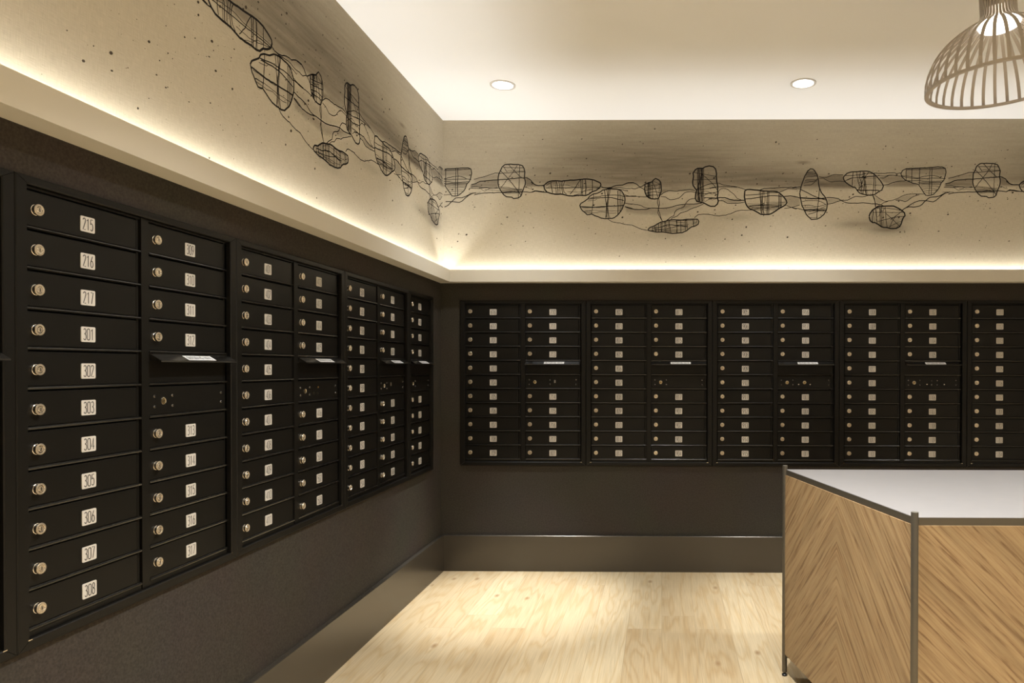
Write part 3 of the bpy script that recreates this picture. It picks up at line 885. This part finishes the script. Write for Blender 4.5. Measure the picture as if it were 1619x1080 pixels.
def frame_fn(ncol):
    W_ = .030 + .345 + (.0 if ncol == 1 else .0) + .039
    W_ = U_P if ncol == 2 else .412

    def fn(bm):
        zi0, zi1 = .688, 1.6865
        xi0, xi1 = .030, W_ - .030
        yo, yb = -.012, .004
        gp = .0006
        # mitred trim, four pieces, chamfered on the inside
        x0, x1 = gp, W_ - gp
        outer = [(x0, Z_OUT0), (x1, Z_OUT0), (x1, Z_OUT1), (x0, Z_OUT1)]
        inner = [(xi0, zi0), (xi1, zi0), (xi1, zi1), (xi0, zi1)]
        ch = .0022
        inn2 = [(xi0 - ch, zi0 - ch), (xi1 + ch, zi0 - ch), (xi1 + ch, zi1 + ch), (xi0 - ch, zi1 + ch)]
        out2 = [(x0 + ch, Z_OUT0 + ch), (x1 - ch, Z_OUT0 + ch), (x1 - ch, Z_OUT1 - ch), (x0 + ch, Z_OUT1 - ch)]
        for i in range(4):
            j = (i + 1) % 4
            # small gap at the mitres
            def sh(p, q, t=.0007):
                L = math.dist(p, q); return (p[0] + (q[0] - p[0]) * t / L, p[1] + (q[1] - p[1]) * t / L)
            ring = []
            for (A, yy) in ((outer, yb), (outer, yo + ch), (out2, yo), (inn2, yo), (inner, yo + ch), (inner, yb)):
                p, q = sh(A[i], A[j]), sh(A[j], A[i])
                ring.append((bm.verts.new((p[0], yy, p[1])), bm.verts.new((q[0], yy, q[1]))))
            for k in range(6):
                l = (k + 1) % 6
                bm.faces.new((ring[k][0], ring[k][1], ring[l][1], ring[l][0]))
            bm.faces.new([r[0] for r in ring]); bm.faces.new([r[1] for r in ring][::-1])
        for xx in (xi0, xi1):
            box(bm, xx - .005, xx + .005, yo - .0006, yo + .004, zi0 - .0018, zi0 + .0004, 3)  # bright tabs stand in for light glinting in the corner gaps
        # back box
        box(bm, xi0 - .01, xi1 + .01, .014, .10, zi0 - .008, zi1 + .008, 1)
        # header, sill
        for c in range(ncol):
            u0 = .035 + U_Q * c
            box(bm, u0, u0 + .345, -.001, .02, 1.6800, zi1 - .0015)
            for k in range(11):
                zc = ROW0 - ROWP * k
                t = zc - .0372
                b_ = zc - .0442
                # rail with rounded top nose
                extr(bm, [(.02, t), (.0005, t), (-.0026, t - .0018), (-.0034, t - .0036), (-.0026, b_ + .0006), (.001, b_), (.02, b_)], u0, u0 + .345, 2)
            box(bm, u0, u0 + .345, -.0005, .02, zi0 + .001, ROW0 - 10 * ROWP - .0455)
            # hinge strip on the right
            box(bm, u0 + .3355, u0 + .3435, .003, .02, zi0, zi1)
        if ncol == 2:
            box(bm, .035 + .3475, .035 + U_Q - .0015, -.0022, .02, zi0 + .001, zi1 - .001)
        box(bm, xi0 + .0005, .0335, -.001, .02, zi0, zi1, 1)
    return fn


frame_me = {n: mesh_only('frame', frame_fn(n), [black, black_in, gloss_black, chrome]) for n in (1, 2)}


def flap_fn(bm):
    # hooded flap hinged along the top of the slot, sloping out and down
    z = .0435
    extr(bm, [(-.002, z), (-.0345, z - .0195), (-.0352, z - .0235), (-.0338, z - .0235), (-.0325, z - .0205), (-.002, z - .0018)], 0, .345)
    for x in (0, .3435):
        prism_pts = [(x, -.002, z), (x, -.0345, z - .0195), (x, -.002, z - .020)]
        a = [bm.verts.new(p) for p in prism_pts]
        b = [bm.verts.new((p[0] + .0015, p[1], p[2])) for p in prism_pts]
        for i in range(3):
            j = (i + 1) % 3
            bm.faces.new((a[i], a[j], b[j], b[i]))
        bm.faces.new(a); bm.faces.new(b[::-1])


def slot_fn(bm):
    box(bm, 0, .345, .004, .012, -.0365, .028)
    box(bm, 0, .345, .010, .0135, .028, .043)


def sticker2(bm):
    z = .0435
    dy, dz = -.0325, -.0195
    L = math.hypot(dy, dz)
    n = Vector((0, -.0195, .0325)).normalized()

    def P(x, d, e=.0005):                           # d: metres down the slope
        t = d / L
        return (x, -.002 + dy * t + n.y * e, z + dz * t + n.z * e)
    c = [(.120, L * .90), (.246, L * .90), (.246, L * .26), (.120, L * .26)]
    a = [bm.verts.new(P(*p)) for p in c]
    b = [bm.verts.new(P(*p, e=-.0004)) for p in c]
    bm.faces.new(a); bm.faces.new(b[::-1])
    for i in range(4):
        j = (i + 1) % 4
        bm.faces.new((a[i], b[i], b[j], a[j]))
    write(bm, 'OUTGOING MAIL', .183, .0, .112, .0125, .0018, lambda x, d: P(x, L * .58 - d, .0008), 1)


flap_me = mesh_only('mail_flap', flap_fn, gloss_black)
slot_me = mesh_only('slot_plate', slot_fn, black)
stick_me = mesh_only('sticker', sticker2, [sticker_m, ink_m])

slotlit_me = mesh_only('latch_tab', lambda bm: box(bm, -.003, .003, -.0022, .001, -.0022, .0022), chrome)
amber_me = mesh_only('screw', lambda bm: lathe(bm, [(.0034, -.0005), (.0032, .0016), (.0015, .0022)], 12, 'y'), plain('amber_screw', (.55, .32, .08), .3, .8), True)
strip_me = mesh_only('catch_plate', lambda bm: box(bm, -.005, .005, -.0026, .001, -.009, .009), plain('catch_metal', (.45, .43, .40), .3, .9))

PANEL = {   # extra fittings on the lower lock panel: (mesh, u, dz)
    'a': [], 'b': [('strip', .185, .004), ('rivet', .154, .013), ('rivet', .154, -.013)],
    'c': [('amber', .165, .013), ('tab', .130, -.010), ('tab', .158, -.011)],
    'd': [('strip', .150, .006)],
    'e': [('key', .167, 0), ('tab', .130, -.012), ('tab', .202, -.012)],
    'f': [('rivet', .167, .013), ('rivet', .167, -.013), ('rivet', .202, .013), ('rivet', .202, -.013), ('tab', .137, -.010), ('tab', .245, -.011)],
}
FIT = {'strip': strip_me, 'rivet': rivet_me, 'amber': amber_me, 'tab': slotlit_me, 'key': key_me}
FNAME = {'strip': 'catch_plate', 'rivet': 'rivet', 'amber': 'screw', 'tab': 'latch_tab', 'key': 'key_lock'}


def mailbox_unit(loc, rz, cols, label, group):
    """cols: list of (numbers or None, is_slot_column, panel kind)"""
    r = empty('mailbox_unit', loc, rz)
    tag(r, label, 'mailboxes', group)
    f = link('frame', frame_me[len(cols)], r)
    for c, (nums, slotcol, pk) in enumerate(cols):
        u0 = .035 + U_Q * c
        rows = [k for k in range(11) if not (slotcol and k in (4, 5))]
        for i, k in enumerate(rows):
            z = ROW0 - ROWP * k
            d = link('mailbox_door', door_me, r, (u0, 0, z))
            num = nums[i] if nums else None
            l = link('lock', lock_me, d, (.028, .001, .0005), (0, random.uniform(-.12, .12), 0))
            l['label'] = 'round chrome cylinder lock'
            me = mesh_only('number_plate', plate_fn(num), [plate_m, ink_m])
            p = link('number_plate', me, d, (.1722, .0002, -.0035))
            p['label'] = 'silver plate numbered ' + num if num else 'small silver plate'
        if slotcol:
            z4, z5 = ROW0 - 4 * ROWP, ROW0 - 5 * ROWP
            link('slot_plate', slot_me, r, (u0, 0, z4))
            fl = link('mail_flap', flap_me, r, (u0, 0, z4))
            st = link('sticker', stick_me, fl)
            st['label'] = 'white sticker lettered OUTGOING MAIL'
            pn = link('lock_panel', door_me, r, (u0, 0, z5))
            for (uu, dz) in ((.022, .0145), (.022, -.0145), (.094, .0145), (.094, -.0145), (.318, .0145), (.318, -.0145)):
                if pk == 'b' and uu == .094:
                    continue
                link('rivet', rivet_me, pn, (uu, .001, dz))
            kk = link('key_lock', key_me, pn, (.058, .001, 0), (0, random.uniform(-.4, .4), 0))
            kk['label'] = 'brass key cylinder'
            for (w, uu, dz) in PANEL[pk]:
                link(FNAME[w], FIT[w], pn, (uu, .001, dz))
    return r


def rng_(a, b):
    return [str(x) for x in range(a, b + 1)]


GL, GB = 'black mailbox units in the left wall', 'black mailbox units in the back wall'
LU = [
    (-1, [(None, False, 'a'), (None, True, 'a')], 'black mailbox unit cut off by the left photo edge, only trim and flap corner showing'),
    (0, [(rng_(215, 217) + rng_(301, 308), False, 'a'), (rng_(309, 312) + rng_(313, 317), True, 'a')], 'largest black mailbox unit on the left wall, doors 215 to 317'),
    (1, [(rng_(401, 411), False, 'a'), (rng_(412, 415) + rng_(416, 417) + rng_(501, 503), True, 'c')], 'black mailbox unit on the left wall, doors 401 to 503'),
    (2, [(rng_(504, 514), False, 'a'), (rng_(515, 517) + ['601'] + rng_(602, 606), True, 'd')], 'black mailbox unit on the left wall, doors 504 to 606'),
    (3, [(rng_(607, 610) + rng_(611, 615), True, 'a')], 'narrow one-column black mailbox unit on the left wall beside the corner'),
]
for k, cols, lab in LU:
    mailbox_unit((XW, V0_LEFT + k * U_P, 0), PI / 2, cols, lab, GL)
BU = [
    (0, [(['616', '617'] + rng_(701, 709), False, 'a'), (rng_(710, 717) + ['801'], True, 'b')], 'black mailbox unit on the back wall nearest the corner, doors 616 to 801'),
    (1, [(rng_(802, 812), False, 'a'), (rng_(813, 817) + rng_(901, 904), True, 'a')], 'black mailbox unit on the back wall, doors 802 to 904'),
    (2, [(rng_(905, 915), False, 'a'), (['916', '917'] + rng_(1001, 1007), True, 'e')], 'black mailbox unit on the back wall, doors 905 to 1007, partly above the table'),
    (3, [(rng_(1008, 1017) + ['1101'], False, 'a'), (rng_(1102, 1110), True, 'f')], 'black mailbox unit on the back wall behind the table, doors 1008 to 1110'),
    (4, [(rng_(1111, 1117) + rng_(1201, 1204), False, 'a'), (None, True, 'a')], 'black mailbox unit cut off by the right photo edge, doors 1111 to 1204'),
]
for k, cols, lab in BU:
    mailbox_unit((U0_BACK + k * U_P, YW, 0), 0, cols, lab, GB)

# ------------------------------------------------------------------ sorting table
TZ = .862
A_, B_ = (0.5135, 2.98), (0.7175, 2.032)      # far left post, near left post
TC = 1.17
C_, D_ = (2 * TC - B_[0], B_[1]), (2 * TC - A_[0], A_[1])
corners = [A_, B_, C_, D_]
root = empty('sorting_table', (TC, 2.5, 0))
tag(root, 'oak veneer sorting table with grey top and bronze corner posts under the pendant', 'table')


def rel(p):
    return (p[0] - TC, p[1] - 2.5)


cr = [rel(p) for p in corners]
# top: slab running between the posts (its corners notched behind them)
cen = (0, 0)


def inset(p, d):
    L = math.hypot(*p)
    return (p[0] * (1 - d / L), p[1] * (1 - d / L))


bm = bmesh.new()
poly = [inset(p, .004) for p in cr]
prism(bm, poly, TZ - .004, TZ)
mesh_obj('table_top', bm, top_m, root)
bm = bmesh.new()
n = 4
for i in range(4):
    p, q = Vector(poly[i]), Vector(poly[(i + 1) % 4])
    d = (q - p).normalized(); nn = Vector((d.y, -d.x))
    if nn.dot(p) < 0: nn = -nn
    a, b = p + d * .009, q - d * .009
    prism(bm, [tuple(a + nn * .0015), tuple(b + nn * .0015), tuple(b - nn * .020), tuple(a - nn * .020)], TZ - .0225, TZ - .0008 if False else TZ - .001)
mesh_obj('edge_band', bm, steel_m, root)
# veneered panels
names = [('left', cr[0], cr[1], 1), ('near', cr[1], cr[2], -1), ('right', cr[2], cr[3], 1), ('far', cr[3], cr[0], 1)]
for nm, p, q, fl in names:
    p, q = Vector(p), Vector(q)
    d = (q - p).normalized(); L = (q - p).length
    bm = bmesh.new()
    box(bm, .0095, L - .0095, -.003, .015, .093, TZ - .0225)
    m = veneer_mat(L / 2, 'chevron_oak_veneer_' + nm, fl)
    ang = math.atan2(d.y, d.x)
    mesh_obj('side_panel', bm, m, root, (p.x, p.y, 0), (0, 0, ang))
    bm = bmesh.new()
    box(bm, .006, .030, .001, .012, .084, .093)
    box(bm, L - .030, L - .006, .001, .012, .084, .093)
    mesh_obj('panel_bracket', bm, steel_m, root, (p.x, p.y, 0), (0, 0, ang))
for p in cr:
    bm = bmesh.new()
    lathe(bm, [(.0098, .016), (.0105, .018), (.0105, .8755), (.0098, .878), (.0080, .878)], 28, 'z', mi=[0, 0, 0, 1, 1])
    po = mesh_obj('post', bm, [steel_m, cap_m], root, (p[0], p[1], 0), smooth=True)
    bm = bmesh.new()
    lathe(bm, [(.0110, .0), (.0110, .006), (.0085, .009), (.0045, .010), (.0045, .017)], 20, 'z')
    mesh_obj('levelling_foot', bm, rubber, po, smooth=True)

# ------------------------------------------------------------------ pendant
PX, PY = 1.1760, 2.5
RZ = .983 + EYE
TX, TY = .062, .023
pend = empty('pendant_lamp', (PX, PY, RZ))
pend.rotation_euler = (math.atan(TY), -math.atan(TX), 0)
tag(pend, 'taupe cage pendant lamp with domed ribs hanging over the table', 'lamp')
R0, RN = .2500, .058
HN = .212                                     # dome height to the neck
HT = .43
NR = 38


def dome_profile():
    pts = [(R0, 0), (R0 * .999, .04 * HN), (R0 * .990, .15 * HN), (R0 * .955, .29 * HN), (R0 * .912, .40 * HN), (R0 * .865, .50 * HN),
           (R0 * .815, .575 * HN), (R0 * .755, .65 * HN), (R0 * .685, .722 * HN), (R0 * .61, .787 * HN), (R0 * .53, .848 * HN), (R0 * .455, .90 * HN),
           (R0 * .38, .945 * HN), (R0 * .31, .985 * HN), (R0 * .262, 1.025 * HN), (RN + .001, 1.09 * HN), (RN, 1.16 * HN), (RN, HT)]
    return pts


PROF = dome_profile()
rib_me = None


def rib_fn(bm):
    th = .0028
    rows = []
    for i, (r, z) in enumerate(PROF):
        w = .0074 + .0038 * min(1, max(0, (r - RN) / .05))
        a = PROF[max(i - 1, 0)]; b = PROF[min(i + 1, len(PROF) - 1)]
        dr, dz = b[0] - a[0], b[1] - a[1]
        L = math.hypot(dr, dz)
        nr, nz = dz / L * th / 2, -dr / L * th / 2
        rows.append([bm.verts.new((r + nr, -w / 2, z + nz)), bm.verts.new((r + nr, w / 2, z + nz)),
                     bm.verts.new((r - nr, w / 2, z - nz)), bm.verts.new((r - nr, -w / 2, z - nz))])
    for i in range(len(rows) - 1):
        for k in range(4):
            l = (k + 1) % 4
            bm.faces.new((rows[i][k], rows[i][l], rows[i + 1][l], rows[i + 1][k]))
    bm.faces.new(rows[0]); bm.faces.new(rows[-1][::-1])


rib_me = mesh_only('rib', rib_fn, lamp_m)
for k in range(NR):
    link('rib', rib_me, pend, None, (0, 0, 2 * PI * (k + .35) / NR))


def ring(bm, ri, ro, z0, z1, seg=96, mi=0):
    vs = []
    for r, z in ((ri, z0), (ro, z0), (ro, z1), (ri, z1)):
        vs.append([bm.verts.new((r * math.cos(2 * PI * k / seg), r * math.sin(2 * PI * k / seg), z)) for k in range(seg)])
    for i in range(4):
        j = (i + 1) % 4
        for k in range(seg):
            l = (k + 1) % seg
            bm.faces.new((vs[i][k], vs[i][l], vs[j][l], vs[j][k])).material_index = mi


bm = bmesh.new(); ring(bm, R0 - .0140, R0 + .0015, -.0055, .0025)
mesh_obj('rim', bm, lamp_m, pend, smooth=True)
bm = bmesh.new(); lathe(bm, [(.0550, HN + .04), (.0550, HT - .004), (.05, HT)], 40)
ring(bm, .050, .0605, HT - .012, HT)
mesh_obj('neck', bm, lamp_m, pend, smooth=True)
glow_m = emit('lamp_diffuser_glow', (1, .95, .88), 3.2)
bm = bmesh.new()
lathe(bm, [(.015, HN - .030), (.045, HN - .027), (.064, HN - .019), (.070, HN - .009), (.064, HN + .000), (.050, HN + .010)], 40)
df = mesh_obj('diffuser', bm, glow_m, pend, smooth=True)
df['label'] = 'glowing white diffuser'
cl = CEIL - RZ - HT
bm = bmesh.new(); lathe(bm, [(.003, HT), (.003, CEIL - RZ - .012)], 10)
mesh_obj('cord', bm, lamp_m, pend)
bm = bmesh.new(); lathe(bm, [(.055, CEIL - RZ - .027), (.055, CEIL - RZ - .010), (.05, CEIL - RZ - .007)], 32)
mesh_obj('ceiling_rose', bm, lamp_m, pend, smooth=True)
# ------------------------------------------------------------------ downlights and added fill lights
dl_glow = emit('downlight_glow', (1, .96, .9), 12)
labs = ['round recessed ceiling downlight nearer the left wall', 'round recessed ceiling downlight nearer the pendant lamp']
for i, (x, y) in enumerate(DL + FILL_XY):  # the later ones are added fill lights dressed as downlights
    r = empty('downlight', (x, y, CEIL))
    tag(r, labs[i] if i < 2 else 'added round ceiling fill light out of view', 'ceiling light', 'recessed downlights')
    bm = bmesh.new(); ring(bm, .056, .0695, -.004, .0, 48); mesh_obj('trim_ring', bm, ring_m, r, smooth=True)
    bm = bmesh.new(); lathe(bm, [(.056, -.0005), (.056, -.0012), (.052, -.0014)], 40); mesh_obj('diffuser', bm, dl_glow, r, smooth=True)
for x, y in DL[:1]:
    spot('downlight_beam', (x, y, CEIL - .01), E_BEAM, WARM, math.radians(34), 1.0, .03, (x + .01, y, 0))
for x, y in DL:
    spot('ceiling_flood', (x, y, CEIL - .01), E_FLOOD, WARM, math.radians(100), 1.0, .05, (x, y, 0))
x, y = DL[1]
spot('downlight_beam', (x, y, CEIL - .01), E_BEAM * .4, WARM, math.radians(34), 1.0, .03, (x, y, 0))
for x, y in FILL_XY:  # added fill lamps, unseen from the camera
    area('ceiling_flood', (x, y, CEIL - .012), .10, .10, E_FILL, WARM, (0, 0, 0), math.radians(112), 'DISK')
